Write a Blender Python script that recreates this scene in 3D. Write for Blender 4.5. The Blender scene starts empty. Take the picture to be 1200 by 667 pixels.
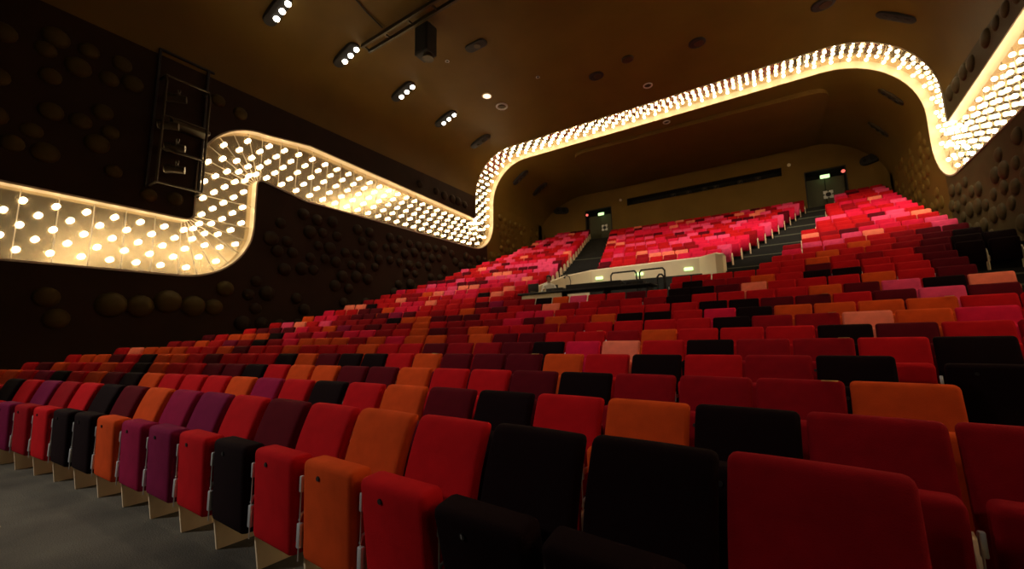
import bpy, bmesh, math, random
from mathutils import Vector, Matrix
from mathutils.geometry import delaunay_2d_cdt
random.seed(7)
C = bpy.context.scene.collection
PI = math.pi

# ---------------------------------------------------------------- helpers
def mat(name, col, rough=.8, metal=0., emit=None, es=0., bump=0., bscale=200., sheen=0., sheencol=None, var=0., vscale=3., spec=None):
    m = bpy.data.materials.new(name); m.use_nodes = True
    nt = m.node_tree; b = nt.nodes['Principled BSDF']
    b.inputs['Base Color'].default_value = (*col, 1)
    b.inputs['Roughness'].default_value = rough
    b.inputs['Metallic'].default_value = metal
    if spec is not None: b.inputs['Specular IOR Level'].default_value = spec
    if emit:
        b.inputs['Emission Color'].default_value = (*emit, 1); b.inputs['Emission Strength'].default_value = es
    if sheen:
        b.inputs['Sheen Weight'].default_value = sheen; b.inputs['Sheen Roughness'].default_value = .4
        b.inputs['Sheen Tint'].default_value = (*(sheencol or col), 1)
    if bump or var:
        tc = nt.nodes.new('ShaderNodeTexCoord')
    if bump:
        n = nt.nodes.new('ShaderNodeTexNoise'); n.inputs['Scale'].default_value = bscale; n.inputs['Detail'].default_value = 2
        bp = nt.nodes.new('ShaderNodeBump'); bp.inputs['Strength'].default_value = bump; bp.inputs['Distance'].default_value = .01
        nt.links.new(tc.outputs['Object'], n.inputs['Vector'])
        nt.links.new(n.outputs['Fac'], bp.inputs['Height']); nt.links.new(bp.outputs['Normal'], b.inputs['Normal'])
    if var:
        n2 = nt.nodes.new('ShaderNodeTexNoise'); n2.inputs['Scale'].default_value = vscale; n2.inputs['Detail'].default_value = 5
        mp = nt.nodes.new('ShaderNodeMapRange'); mp.inputs['From Min'].default_value = .3; mp.inputs['From Max'].default_value = .7
        mp.inputs['To Min'].default_value = 1 - var; mp.inputs['To Max'].default_value = 1 + var
        mx = nt.nodes.new('ShaderNodeMix'); mx.data_type = 'RGBA'; mx.blend_type = 'MULTIPLY'; mx.inputs['Factor'].default_value = 1
        mx.inputs['A'].default_value = (*col, 1)
        nt.links.new(tc.outputs['Object'], n2.inputs['Vector']); nt.links.new(n2.outputs['Fac'], mp.inputs['Value'])
        nt.links.new(mp.outputs['Result'], mx.inputs['B']); nt.links.new(mx.outputs['Result'], b.inputs['Base Color'])
    return m

def mesh_of(bm, name, mats, smooth=True):
    me = bpy.data.meshes.new(name); bm.to_mesh(me); bm.free()
    for m in (mats if isinstance(mats, (list, tuple)) else [mats]): me.materials.append(m)
    if smooth:
        for p in me.polygons: p.use_smooth = True
        try: me.set_sharp_from_angle(angle=math.radians(40))
        except Exception: pass
    return me

def link(name, data, parent=None, loc=None, rotz=None):
    o = bpy.data.objects.new(name, data); C.objects.link(o)
    if parent: o.parent = parent
    if loc is not None: o.location = loc
    if rotz is not None: o.rotation_euler = (0, 0, rotz)
    return o

def obj(name, bm, m, parent=None, smooth=True):
    return link(name, mesh_of(bm, name, m, smooth), parent)

def tag(o, label=None, cat=None, group=None, kind=None):
    if label: o['label'] = label
    if cat: o['category'] = cat
    if group: o['group'] = group
    if kind: o['kind'] = kind
    return o

def thing(name, label, cat, loc=(0, 0, 0), rotz=0, group=None):
    return tag(link(name, None, None, loc, rotz), label, cat, group)

def box(bm, c, s, r=0., seg=2, mi=0, M=None):
    ret = bmesh.ops.create_cube(bm, size=1.0, matrix=Matrix.Translation(c) @ Matrix.Diagonal((*s, 1)))
    vs = ret['verts']
    if r > 0:
        es = list({e for v in vs for e in v.link_edges})
        rr = bmesh.ops.bevel(bm, geom=es, offset=min(r, min(s) * .48), segments=seg, affect='EDGES', profile=.5)
        vs = list({v for f in rr['faces'] for v in f.verts})
    fs = {f for v in vs for f in v.link_faces}
    for f in fs: f.material_index = mi
    if M is not None: bmesh.ops.transform(bm, matrix=M, verts=vs)
    return vs

def cyl(bm, p0, p1, r, n=12, r2=None, mi=0):
    p0, p1 = Vector(p0), Vector(p1); d = p1 - p0
    M = Matrix.Translation((p0 + p1) / 2) @ d.to_track_quat('Z', 'Y').to_matrix().to_4x4()
    ret = bmesh.ops.create_cone(bm, cap_ends=True, segments=n, radius1=r, radius2=r if r2 is None else r2, depth=d.length, matrix=M)
    for f in {f for v in ret['verts'] for f in v.link_faces}: f.material_index = mi
    return ret['verts']

def tube(bm, pts, r, n=8):
    for a, b in zip(pts, pts[1:]): cyl(bm, a, b, r, n)
    for p in pts[1:-1]: bmesh.ops.create_uvsphere(bm, u_segments=n, v_segments=5, radius=r, matrix=Matrix.Translation(p))

def ball(bm, c, r, u=10, v=6, sc=(1, 1, 1)):
    return bmesh.ops.create_uvsphere(bm, u_segments=u, v_segments=v, radius=r, matrix=Matrix.Translation(c) @ Matrix.Diagonal((*sc, 1)))['verts']

# ---------------------------------------------------------------- materials
BULB = 27.
FAB = {  # fabric colours of the seats
 'r': ('red', (.43, .006, .010)), 'd': ('dark red', (.24, .004, .009)), 'm': ('maroon', (.085, .003, .008)),
 'k': ('black', (.007, .002, .003)), 'o': ('orange', (.54, .062, .010)), 's': ('salmon', (.80, .19, .12)),
 'c': ('crimson', (.58, .010, .048)), 'p': ('pink', (.68, .055, .15)), 'g': ('magenta', (.24, .008, .045)), 'v': ('purple', (.16, .008, .046))}
FM = {}
for k_, (n_, c_) in FAB.items():
    FM[k_] = mat('fabric_' + n_.replace(' ', '_'), c_, .9, bump=.25, bscale=260, sheen=.12, sheencol=tuple(min(1, x * 1.3) for x in c_), var=.10, vscale=9, spec=.06)
M_maple = mat('pale_plywood', (.80, .64, .42), .6, var=.08, vscale=4)
M_steel = mat('brushed_steel', (.70, .72, .74), .4, .6)
M_brass = mat('brass', (.5, .32, .1), .4, .9)
M_badge = mat('badge_black', (.01, .01, .01), .4)
M_white = mat('number_white', (.7, .7, .7), .6)
M_carpet = mat('stage_front_carpet', (.075, .070, .052), .95, bump=.6, bscale=90, var=.75, vscale=.8)
M_tier = mat('tier_carpet', (.012, .012, .010), .95, bump=.4, bscale=80, var=.3, vscale=2)
M_nose = mat('step_nosing', (.10, .11, .07), .7)
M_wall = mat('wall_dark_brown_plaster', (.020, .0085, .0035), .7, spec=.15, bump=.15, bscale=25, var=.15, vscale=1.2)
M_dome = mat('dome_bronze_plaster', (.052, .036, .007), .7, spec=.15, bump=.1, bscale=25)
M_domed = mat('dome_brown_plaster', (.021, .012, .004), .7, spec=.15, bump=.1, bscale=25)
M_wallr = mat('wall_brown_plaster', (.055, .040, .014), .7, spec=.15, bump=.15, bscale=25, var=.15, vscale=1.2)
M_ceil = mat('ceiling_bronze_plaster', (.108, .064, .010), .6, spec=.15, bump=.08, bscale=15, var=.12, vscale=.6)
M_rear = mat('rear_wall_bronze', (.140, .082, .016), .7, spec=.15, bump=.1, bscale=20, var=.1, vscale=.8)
M_panelc = mat('reflector_brown', (.10, .052, .010), .6, spec=.15, var=.1, vscale=.8)
M_ribbon = mat('ribbon_mirror_metal', (.70, .60, .42), .17, .93, bump=.05, bscale=5)
M_rim = mat('ribbon_rim', (.46, .39, .28), .5, .3)
M_bulb = mat('lit_bulb', (1, .9, .7), .3, emit=(1., .76, .45), es=BULB)
M_sock = mat('bulb_socket', (.5, .42, .28), .3, .8)
M_black = mat('matte_black', (.006, .005, .005), .7)
M_dark = mat('dark_void', (.004, .003, .002), .9)
M_dmetal = mat('dark_metal', (.05, .038, .02), .45, .6)
M_glow = mat('spot_lamp_lit', (1, .95, .8), .3, emit=(1., .93, .75), es=12.)
M_cream = mat('cream_lacquer', (.78, .66, .46), .5, var=.04, vscale=2)
M_exit = mat('exit_light', (.6, 1, .5), .4, emit=(.62, 1., .42), es=1.6)
M_redl = mat('red_light', (1, .2, .15), .4, emit=(1., .16, .12), es=1.2)
M_door = mat('door_green_grey', (.050, .052, .020), .6)
M_skin = mat('skin', (.42, .22, .14), .6)
M_shirt = mat('white_shirt', (.80, .77, .70), .85)
M_hair = mat('dark_hair', (.01, .007, .005), .7)
M_jeans = mat('dark_trousers', (.02, .02, .03), .9)
M_screen = mat('desk_screen', (.02, .02, .02), .2)
M_lens = mat('lantern_glass', (.5, .45, .3), .15, .3)

# ---------------------------------------------------------------- row geometry
ZT = [0, .969, 1.001, 1.086, 1.216, 1.356, 1.506, 1.686, 1.876, 2.086, 2.326, 2.586, 2.846, 3.116, 3.406, 3.706, 4.006, 4.316, 4.636, 4.956, 5.286, 5.616, 5.956, 6.296, 6.646, 6.996, 7.356, 7.726, 8.106, 8.486, 8.846, 9.206, 9.566]
FZ = [0] + [z - .969 for z in ZT[1:]]
X0, R1, PR, Y1, PIT = -1.6, 41.1, .888, 1.75, .525
YC = Y1 - R1
def RR(k): return R1 + PR * (k - 1)
def yrow(k, x): return YC + math.sqrt(RR(k) ** 2 - (x - X0) ** 2)
XL, XR = -14.9, 5.3

SEG = {1: [(-9.2, .30)], 2: [(-13.3, 1.095)], 3: [(-13.75, .84)], 4: [(-14.3, .72)], 5: [(-14.45, 2.155)], 6: [(-14.45, 2.425)],
       7: [(-14.45, 2.755)], 8: [(-14.45, 3.035)], 9: [(-14.45, 2.83)], 10: [(-14.45, 3.08)], 11: [(-14.45, 2.94)],
       12: [(-14.45, -7.6), (-2.5, 3.1)], 13: [(-14.45, -7.65), (-2.5, 3.2)], 14: [(-14.45, -7.7), (-.8, 3.25)], 15: [(-14.45, -7.75), (-.25, 4.6)]}
for k in range(16, 33):
    s = [(-14.45 if k < 31 else -14.2, -8.4 - (k - 18) * .22)]
    if 18 <= k <= 30: s.append((-6.4 - (k - 18) * .27, -1.64 + (k - 18) * .27))
    if k <= 31: s.append((-.25 + (k - 15) * .215, 4.35 + (k - 16) * .045))
    SEG[k] = s

COL = {  # seat colours as read from the house, from the right end of each row
 1: 'dkkrormrvgomkrdvrk', 2: 'ddkorkmorkrgorrrokmorkgroor', 3: 'odddkmrrommoorkmmrrokrorrom', 4: 'kdrkrommmorkkmokrrrmrookrmoo',
 5: 'rkrddkrsckmddmrrorrror', 6: 'drmkrrrodrr', 7: 'rcosddkrr', 8: 'rrooookcr', 9: 'mpmrmmkkrr', 10: 'skpmorrrrk', 11: 'mrorrrsmkkr',
 12: 'mrrkkroddk', 13: 'mrrrmrrrrrr', 14: 'mrdrorr', 15: 'kkmdrrorr', 16: 'kmdrorrc', 17: 'mmdrrp'}
def rnd_colour(k):
    if k < 9: w = 'rrrrrrdddddmmmkkooooscg'
    elif k < 15: w = 'rrrrrrrddddmmkkosccccppg'
    else: w = 'rrrrrrrddmmcccccccpppppppss'
    return random.choice(w)

seats = []   # (row, index from the right end of the row, x, y, z, rot, colour, is_right_end, block)
rowsq = {}
for k in range(1, 33):
    idx = 0; rowsq[k] = []
    for (xa, xb) in reversed(SEG[k]):
        R = RR(k); ph = math.asin((xb - X0) / R); i = 0; last = None
        n = int((R * (ph - math.asin((xa - X0) / R))) / PIT + .2)
        for i in range(n):
            a = ph - (i + .5) * PIT / R
            cs = COL.get(k, '')
            c = cs[idx] if idx < len(cs) else (last if last and random.random() < .16 else rnd_colour(k))
            last = c
            rowsq[k].append(dict(k=k, i=idx, x=X0 + R * math.sin(a), y=YC + R * math.cos(a), z=FZ[k], rot=-a - .06, c=c, rend=(i == 0), lend=(i == n - 1)))
            idx += 1
CAM = Vector((0, 0, 1.386))
def inview(x, y):
    az = math.degrees(math.atan2(x, y)); return -85 < az < 18.6 and y > .3
allseats = [s for k in rowsq for s in rowsq[k]]
for s in allseats:
    s['d'] = (Vector((s['x'], s['y'], s['z'] + .7)) - CAM).length + (0 if inview(s['x'], s['y']) else 1000)
order = sorted(allseats, key=lambda s: s['d'])
for s in order[:300]: s['ind'] = True

# ---------------------------------------------------------------- seat prototypes
def lean(z):   # backrest centre line, slightly S shaped
    K = [(.40, -.160), (.50, -.150), (.60, -.135), (.69, -.112), (.77, -.088), (.874, -.048), (.97, -.004), (1.1, .06)]
    for (a, p), (b, q) in zip(K, K[1:]):
        if z <= b: return .036 + p + (q - p) * (z - a) / (b - a)
    return .10
def backrest_bm(seg=3, cuts=7, w=.50):
    bm = bmesh.new()
    bmesh.ops.create_cube(bm, size=1, matrix=Matrix.Translation((0, 0, .685)) @ Matrix.Diagonal((w, .074, .57, 1)))
    bm.edges.ensure_lookup_table()
    outer = list(bm.edges)
    if seg: bmesh.ops.bevel(bm, geom=outer, offset=.030, segments=seg, affect='EDGES', profile=.5)
    if cuts:
        ve = [e for e in bm.edges if abs(e.verts[0].co.z - e.verts[1].co.z) > .3]
        bmesh.ops.subdivide_edges(bm, edges=ve, cuts=cuts, use_grid_fill=True)
        he = [e for e in bm.edges if abs(e.verts[0].co.x - e.verts[1].co.x) > .3]
        bmesh.ops.subdivide_edges(bm, edges=he, cuts=4, use_grid_fill=True)
    for v in bm.verts:
        f = max(0, 1 - (v.co.x / .25) ** 2)
        v.co.y += lean(v.co.z) + .012 * (1 - f) * (-1) + .004 * f * (1 if v.co.y > 0 else -1)
    return bm
def seat_bm(seg=3, w=.462):
    bm = bmesh.new()
    bmesh.ops.create_cube(bm, size=1, matrix=Matrix.Translation((0, -.312, .482)) @ Matrix.Diagonal((w, .112, .535, 1)))
    if seg: bmesh.ops.bevel(bm, geom=list(bm.edges), offset=.036, segments=seg, affect='EDGES', profile=.5)
    if seg > 1:
        ve = [e for e in bm.edges if abs(e.verts[0].co.z - e.verts[1].co.z) > .3]
        bmesh.ops.subdivide_edges(bm, edges=ve, cuts=6, use_grid_fill=True)
    for v in bm.verts:      # the fold-up pad is thicker at its front lip, which stands uppermost
        t = (v.co.z - .21) / .535
        if v.co.y < -.312: v.co.y -= .020 * t
        else: v.co.y += .012 * t
    return bm
ME_back = {c: None for c in FAB}; ME_seat = {}
bb = mesh_of(backrest_bm(), 'backrest', FM['r']); ss = mesh_of(seat_bm(), 'seat', FM['r'])
for c in FAB:
    a = bb.copy(); a.materials[0] = FM[c]; ME_back[c] = a
    a = ss.copy(); a.materials[0] = FM[c]; ME_seat[c] = a
def panel_bm():
    bm = bmesh.new()
    vs = [(-.305, 0), (-.02, 0), (-.02, .40), (-.10, .56), (-.20, .56), (-.33, .44), (-.33, .18)]; N_ = len(vs)
    a = [bm.verts.new((-.009, y, z)) for y, z in vs]; b = [bm.verts.new((.009, y, z)) for y, z in vs]
    bm.faces.new(a[::-1]); bm.faces.new(b)
    for i in range(N_): bm.faces.new((a[i], a[(i + 1) % N_], b[(i + 1) % N_], b[i]))
    bmesh.ops.recalc_face_normals(bm, faces=bm.faces)
    return bm
ME_panel = mesh_of(panel_bm(), 'side_panel', M_maple, False)
bm = bmesh.new()
box(bm, (0, -.365, .605), (.022, .022, .090), .006, 2); box(bm, (.004, -.365, .335), (.034, .026, .13), .006, 2)
cyl(bm, (-.004, -.365, .20), (-.004, -.365, .60), .004, 8); box(bm, (0, -.325, .60), (.006, .09, .03))
tube(bm, [(-.006, -.365, .41), (-.004, -.355, .445), (.004, -.32, .46)], .007, 6); 
ME_brk = mesh_of(bm, 'hinge_bracket', M_steel)
bm = bmesh.new(); cyl(bm, (-.06, -.392, .672), (-.06, -.380, .672), .013, 14)
ME_badge = mesh_of(bm, 'number_badge', M_badge)
bm = bmesh.new(); box(bm, (.175, -.040, .972), (.09, .035, .006), .002, 1)
ME_plate = mesh_of(bm, 'row_plate', M_brass)

def text_mesh(t, size, m, ext=.001):
    cu = bpy.data.curves.new('t', 'FONT'); cu.body = t; cu.size = size; cu.extrude = ext; cu.align_x = 'CENTER'; cu.align_y = 'CENTER'
    o = bpy.data.objects.new('t', cu); C.objects.link(o)
    me = bpy.data.meshes.new_from_object(o.evaluated_get(bpy.context.evaluated_depsgraph_get()))
    bpy.data.objects.remove(o); me.materials.clear(); me.materials.append(m); return me

ONES = ['', 'first', 'second', 'third', 'fourth', 'fifth', 'sixth', 'seventh', 'eighth', 'ninth', 'tenth', 'eleventh', 'twelfth', 'thirteenth', 'fourteenth', 'fifteenth', 'sixteenth', 'seventeenth', 'eighteenth', 'nineteenth', 'twentieth']
TENS = {20: 'twenty', 30: 'thirty', 40: 'forty'}
def ordinal(n):
    if n <= 20: return ONES[n]
    t = n // 10 * 10
    return TENS[t] + '-' + ONES[n - t] if n != t else {30: 'thirtieth', 40: 'fortieth'}[t]
def short(c): return {'d': 'red'}.get(c, FAB[c][0])
PLATES = {(3, 1), (5, 3), (4, 9), (4, 6), (6, 9), (7, 4), (8, 2), (9, 4)}
for k in range(1, 33):
    row = rowsq[k]
    for s in row:
        if not s.get('ind'): continue
        i = s['i']; n = i + 1
        pos = ('at the right end' if i == 0 else ordinal(n) + ' from right end') + ' of ' + ordinal(k) + ' row'
        rt = row[i - 1]['c'] if i > 0 and not s['rend'] else None
        lf = row[i + 1]['c'] if i + 1 < len(row) and not s['lend'] else None
        if rt and lf: nb = ' between %s and %s seats' % (short(lf), short(rt))
        elif lf: nb = ' beside %s %s seat' % ('an' if short(lf)[0] == 'o' else 'a', short(lf))
        elif rt: nb = ' beside %s %s seat' % ('an' if short(rt)[0] == 'o' else 'a', short(rt))
        else: nb = ''
        t = thing('theatre_seat', FAB[s['c']][0] + ' theatre seat ' + pos + nb, 'seat', (s['x'], s['y'], s['z']), s['rot'],
                  'folding theatre seats in the lower rows')
        link('backrest', ME_back[s['c']], t)
        cu = link('seat_cushion', ME_seat['k' if (k, i) in ((1, 6), (1, 11)) else s['c']], t)
        if (k, i) in ((1, 6), (1, 11)): cu['label'] = 'black seat cushion'
        tip = {(1, 0): 22, (1, 1): 16, (1, 2): 12, (1, 3): 5}.get((k, i), 0)     # the nearest seats hang slightly open
        if tip:
            MT = Matrix.Translation((0, -.26, .42)) @ Matrix.Rotation(math.radians(tip), 4, 'X') @ Matrix.Translation((0, .26, -.42)); cu.matrix_local = MT
        link('side_panel', ME_panel, t, (-PIT / 2, 0, 0))
        link('hinge_bracket', ME_brk, t, (-PIT / 2, 0, 0))
        if s['rend']:
            link('side_panel', ME_panel, t, (PIT / 2, 0, 0)); link('hinge_bracket', ME_brk, t, (PIT / 2, 0, 0))
        if k <= 5:
            b = link('number_badge', ME_badge, t)
            if tip: b.matrix_local = MT
            if k == 1 and i in (1, 2):
                me = text_mesh({1: '2', 2: '1'}[i], .024, M_white)
                me.transform(Matrix.Translation((-.06, -.393, .672)) @ Matrix.Rotation(PI / 2, 4, 'X'))
                link('seat_number', me, b); b['label'] = 'black badge with white number ' + {1: '2', 2: '1'}[i]
        if (k, i) in PLATES: link('row_plate', ME_plate, t)['label'] = 'small brass plate on the backrest top'

# all remaining seats, higher up the house
def lowpoly_seats(lst):
    keys = list(FAB) ; mats = [FM[c] for c in keys] + [M_maple]
    protoB = backrest_bm(1, 1); protoS = seat_bm(1)
    protoP = panel_bm(); parts = []
    for b in (protoB, protoS, protoP):
        b.verts.ensure_lookup_table(); b.verts.index_update()
        parts.append(([v.co.copy() for v in b.verts], [[v.index for v in f.verts] for f in b.faces])); b.free()
    V, F, I = [], [], []
    for s in lst:
        M = Matrix.Translation((s['x'], s['y'], s['z'])) @ Matrix.Rotation(s['rot'], 4, 'Z')
        todo = [(0, keys.index(s['c']), 0), (1, keys.index(s['c']), 0), (2, len(keys), -PIT / 2)]
        if s['rend']: todo.append((2, len(keys), PIT / 2))
        for pi, mi, dx in todo:
            n = len(V); vs, fs = parts[pi]
            V += [M @ (v + Vector((dx, 0, 0))) for v in vs]
            F += [[n + q for q in f] for f in fs]; I += [mi] * len(fs)
    me = bpy.data.meshes.new('theatre_seats'); me.from_pydata(V, [], F)
    for m in mats: me.materials.append(m)
    me.polygons.foreach_set('material_index', I); me.polygons.foreach_set('use_smooth', [True] * len(F)); me.update()
    try: me.set_sharp_from_angle(angle=math.radians(50))
    except Exception: pass
    return me
st = link('theatre_seats', lowpoly_seats([s for s in allseats if not s.get('ind')]))
tag(st, 'upper rows of red, pink and orange theatre seats climbing to the rear wall', 'seats', kind='stuff')

# ---------------------------------------------------------------- floor and tiers
bm = bmesh.new()
def quad(bm, a, b, c, d, mi=0):
    f = bm.faces.new([bm.verts.new(p) for p in (a, b, c, d)]); f.material_index = mi; return f
XS = sorted(set([XL - .3 + i * (XR - XL + .6) / 40 for i in range(41)] + [-7.55, -2.55, -1.5, 3.3]))
def flz(k, x):
    if 12 <= k <= 17 and -7.551 < x < -2.549: return 2.2
    if 14 <= k <= 17 and -2.551 < x < -1.499: return 2.3
    return FZ[k]
def yfront(k, x): return -9. if k == 1 else yrow(k - 1, x) + .09
for k in range(1, 34):
    for xa, xb in zip(XS, XS[1:]):
        xm = (xa + xb) / 2
        ye = (lambda x: yrow(k, x) + .09) if k < 33 else (lambda x: 31.)
        z = flz(min(k, 32), xm)
        mi = 0 if k == 1 else 1
        quad(bm, (xa, yfront(k, xa), z), (xb, yfront(k, xb), z), (xb, ye(xb), z), (xa, ye(xa), z), mi)
        if k < 33:
            z2 = flz(min(k + 1, 32), xm)
            if z2 != z: quad(bm, (xa, ye(xa), z), (xb, ye(xb), z), (xb, ye(xb), z2), (xa, ye(xa), z2), 1)
# cheeks closing the control bay against the rising tiers
for x in (-7.55, -2.55, -1.5):
    for k in range(12, 18):
        za, zb = flz(k, x - .01), flz(k, x + .01)
        if abs(za - zb) > .01:
            quad(bm, (x, yfront(k, x), za), (x, yfront(k + 1, x), za), (x, yfront(k + 1, x), zb), (x, yfront(k, x), zb), 1)
# half steps in the aisles, with a paler nosing
def aisle_step(k, xa, xb, nose=True):
    if xb - xa < .3: return
    z0, z1 = FZ[k], (FZ[k] + FZ[min(k + 1, 32)]) / 2
    if z1 - z0 < .03: return
    ya, yb = yrow(k, xa) + .09, yrow(k, xb) + .09
    d = .44
    v = [bm.verts.new(p) for p in ((xa, ya - d, z0), (xb, yb - d, z0), (xb, yb, z0), (xa, ya, z0), (xa, ya - d, z1), (xb, yb - d, z1), (xb, yb, z1), (xa, ya, z1))]
    for q in ((0, 1, 5, 4), (1, 2, 6, 5), (3, 0, 4, 7), (4, 5, 6, 7)):
        f = bm.faces.new([v[i] for i in q]); f.material_index = 1
    if nose: quad(bm, (xa, ya - d - .004, z1 - .03), (xb, yb - d - .004, z1 - .03), (xb, yb - d - .004, z1 + .003), (xa, ya - d - .004, z1 + .003), 2)
for k in range(5, 15): aisle_step(k, 3.35, XR)
for k in range(15, 31):
    rA = -1.64 + (k - 18) * .27 if k >= 18 else -1.5
    rB = -.25 + (k - 15) * .215
    lA = -8.4 - (k - 18) * .22 if k >= 16 else -7.75; lB = -6.4 - (k - 18) * .27
    aisle_step(k, rA + .05, rB - .05, k % 2 == 0)
    if k >= 18: aisle_step(k, lA + .05, lB - .05, k in (20, 24))
fl = obj('floor', bm, [M_carpet, M_tier, M_nose], smooth=False); fl['kind'] = 'structure'
# seam and marks on the carpet
bm = bmesh.new()
pts = [(-9.5, .62), (-7.5, .72), (-5.6, .80), (-4.4, .98), (-3.6, 1.08)]
for (a, b), (c, d) in zip(pts, pts[1:]):
    quad(bm, (a, b - .55, .002), (c, d - .55, .002), (c, d - .537, .002), (a, b - .537, .002))
tr = obj('trim_1', bm, M_black, smooth=False); tr['kind'] = 'structure'
bm = bmesh.new(); box(bm, (-3.45, 1.0, .004), (.07, .05, .006), .002, 1)
tag(obj('tape_mark', bm, M_maple), 'small pale tape mark on the dark carpet near the front row', 'tape')
bm = bmesh.new(); box(bm, (-5.3, .66, .004), (.08, .05, .006), .002, 1)
tag(obj('tape_mark', bm, M_maple), 'pale tape mark at the far left of the dark carpet', 'tape')

# ---------------------------------------------------------------- hall shell, unrolled as (s, Y)
ZC, RL, RRt = 12.55, 2.5, 3.0
S1 = ZC - RL; S2 = S1 + RL * PI / 2; S3 = S2 + (XR - RRt) - (XL + RL); S4 = S3 + RRt * PI / 2; S5 = S4 + ZC - RRt + .5
def surf(s, y, d=0.):      # d > 0 goes out behind the surface
    if s <= S1: p, n = (XL, s), (-1, 0)
    elif s <= S2:
        a = (s - S1) / RL; n = (-math.cos(a), math.sin(a)); p = (XL + RL + RL * n[0], ZC - RL + RL * n[1])
    elif s <= S3: p, n = (XL + RL + s - S2, ZC), (0, 1)
    elif s <= S4:
        a = (s - S3) / RRt; n = (math.sin(a), math.cos(a)); p = (XR - RRt + RRt * n[0], ZC - RRt + RRt * n[1])
    else: p, n = (XR, ZC - RRt - (s - S4)), (1, 0)
    return Vector((p[0] + n[0] * d, y, p[1] + n[1] * d))
def s_right(z): return S4 + (ZC - RRt) - z
# ribbon centre line with corner radii and half widths
CP = [((4.33, -2.), .93), ((4.33, 5.83), .84), ((7.98, 5.83), .84), ((7.72, 19.85), .88), ((s_right(7.55), 20.15), .88), ((s_right(7.98), 5.83), .84), ((s_right(4.33), 5.83), .84), ((s_right(4.33), -2.), .93)]
def centre_line():
    P = [Vector(c[0]) for c in CP]; out = [(P[0], CP[0][1])]
    for i in range(1, len(P) - 1):
        a = (P[i - 1] - P[i]).normalized(); b = (P[i + 1] - P[i]).normalized()
        r = 1.06; ang = a.angle(b); t = r / math.tan(ang / 2)
        c = P[i] + (a + b).normalized() * (r / math.sin(ang / 2))
        p0 = P[i] + a * t; p1 = P[i] + b * t
        a0 = math.atan2(*(p0 - c).yx); a1 = math.atan2(*(p1 - c).yx)
        da = (a1 - a0 + PI) % (2 * PI) - PI
        for j in range(13):
            if i == 5 and j == 0: out.append((p0 + a * 1.6, 1.10))
            q = a0 + da * j / 12; out.append((c + Vector((math.cos(q), math.sin(q))) * r, CP[i][1] if i != 1 else .84))
        if i == 2: out.append((p1 + b * 1.6, 1.10))
    out.append((P[-1], CP[-1][1]))
    # resample
    res = []
    for (p, w), (q, v) in zip(out, out[1:]):
        L = (q - p).length; n = max(1, int(L / .31))
        for j in range(n): res.append((p.lerp(q, j / n), w + (v - w) * j / n))
    res.append(out[-1]); return res
CL = centre_line()
def offs(i, o):
    p, w = CL[i]; a = CL[max(0, i - 1)][0]; b = CL[min(len(CL) - 1, i + 1)][0]
    t = (b - a).normalized(); n = Vector((-t.y, t.x)); return p + n * (w * o)
LE = [offs(i, 1) for i in range(len(CL))]; RE = [offs(i, -1) for i in range(len(CL))]
poly = LE + RE[::-1]
BK = {}
for q_, w_ in CL: BK.setdefault((int(q_.x // 3), int(q_.y // 3)), []).append((q_, w_))
def near_cl(p):
    a, b = int(p.x // 3), int(p.y // 3)
    return [t for i in (-1, 0, 1) for j in (-1, 0, 1) for t in BK.get((a + i, b + j), ())]
def in_poly(p):
    if not near_cl(p): return False
    c = False; n = len(poly)
    for i in range(n):
        a, b = poly[i], poly[i - 1]
        if (a.y > p.y) != (b.y > p.y) and p.x < (b.x - a.x) * (p.y - a.y) / (b.y - a.y) + a.x: c = not c
    return c
def ribbon_dist(p):
    return min([(p - q).length - w for q, w in near_cl(p)] or [3.0])
YA, YB = -5.0, 29.2
vs = list(poly); nE = len(poly)
ed = [(i, (i + 1) % nE) for i in range(nE)]
slist = [-.5, 2, 4, 6, 8, S1] + [S1 + (S2 - S1) * j / 10 for j in range(1, 11)] + [S2 + (S3 - S2) * j / 6 for j in range(1, 7)] + [S3 + (S4 - S3) * j / 10 for j in range(1, 11)] + [S4 + 2, S4 + 4, S4 + 6, S5]
NY = 35
for s in slist:
    for j in range(NY):
        y = YA + (YB - YA) * j / (NY - 1)
        p = Vector((s, y))
        if ribbon_dist(p) > .12 or (not in_poly(p) and ribbon_dist(p) > .05): vs.append(p)
YBK = 20.15      # one wall finish; the lighter colour behind the arch paints in its light
for rng_ in ([-.5, 1, 2, 3, 4, 5, 6, 6.5], [S5 - q for q in (0, 1, 2, 3, 4, 5, 6, 6.5)]):
    n0 = len(vs); vs += [Vector((q, YBK)) for q in rng_]; ed += [(n0 + i, n0 + i + 1) for i in range(len(rng_) - 1)]
res = delaunay_2d_cdt(vs, ed, [], 0, 1e-4)
rv, rf = res[0], res[2]
acc = {'wall_left': [], 'ceiling': [], 'wall_right': []}
for f in rf:
    c = sum((rv[i] for i in f), Vector((0, 0))) / len(f)
    if in_poly(c) or c.y < YA or c.y > YB: continue
    acc['wall_left' if c.x < S1 else 'ceiling' if c.x < S4 else 'wall_right'].append(f)
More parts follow.
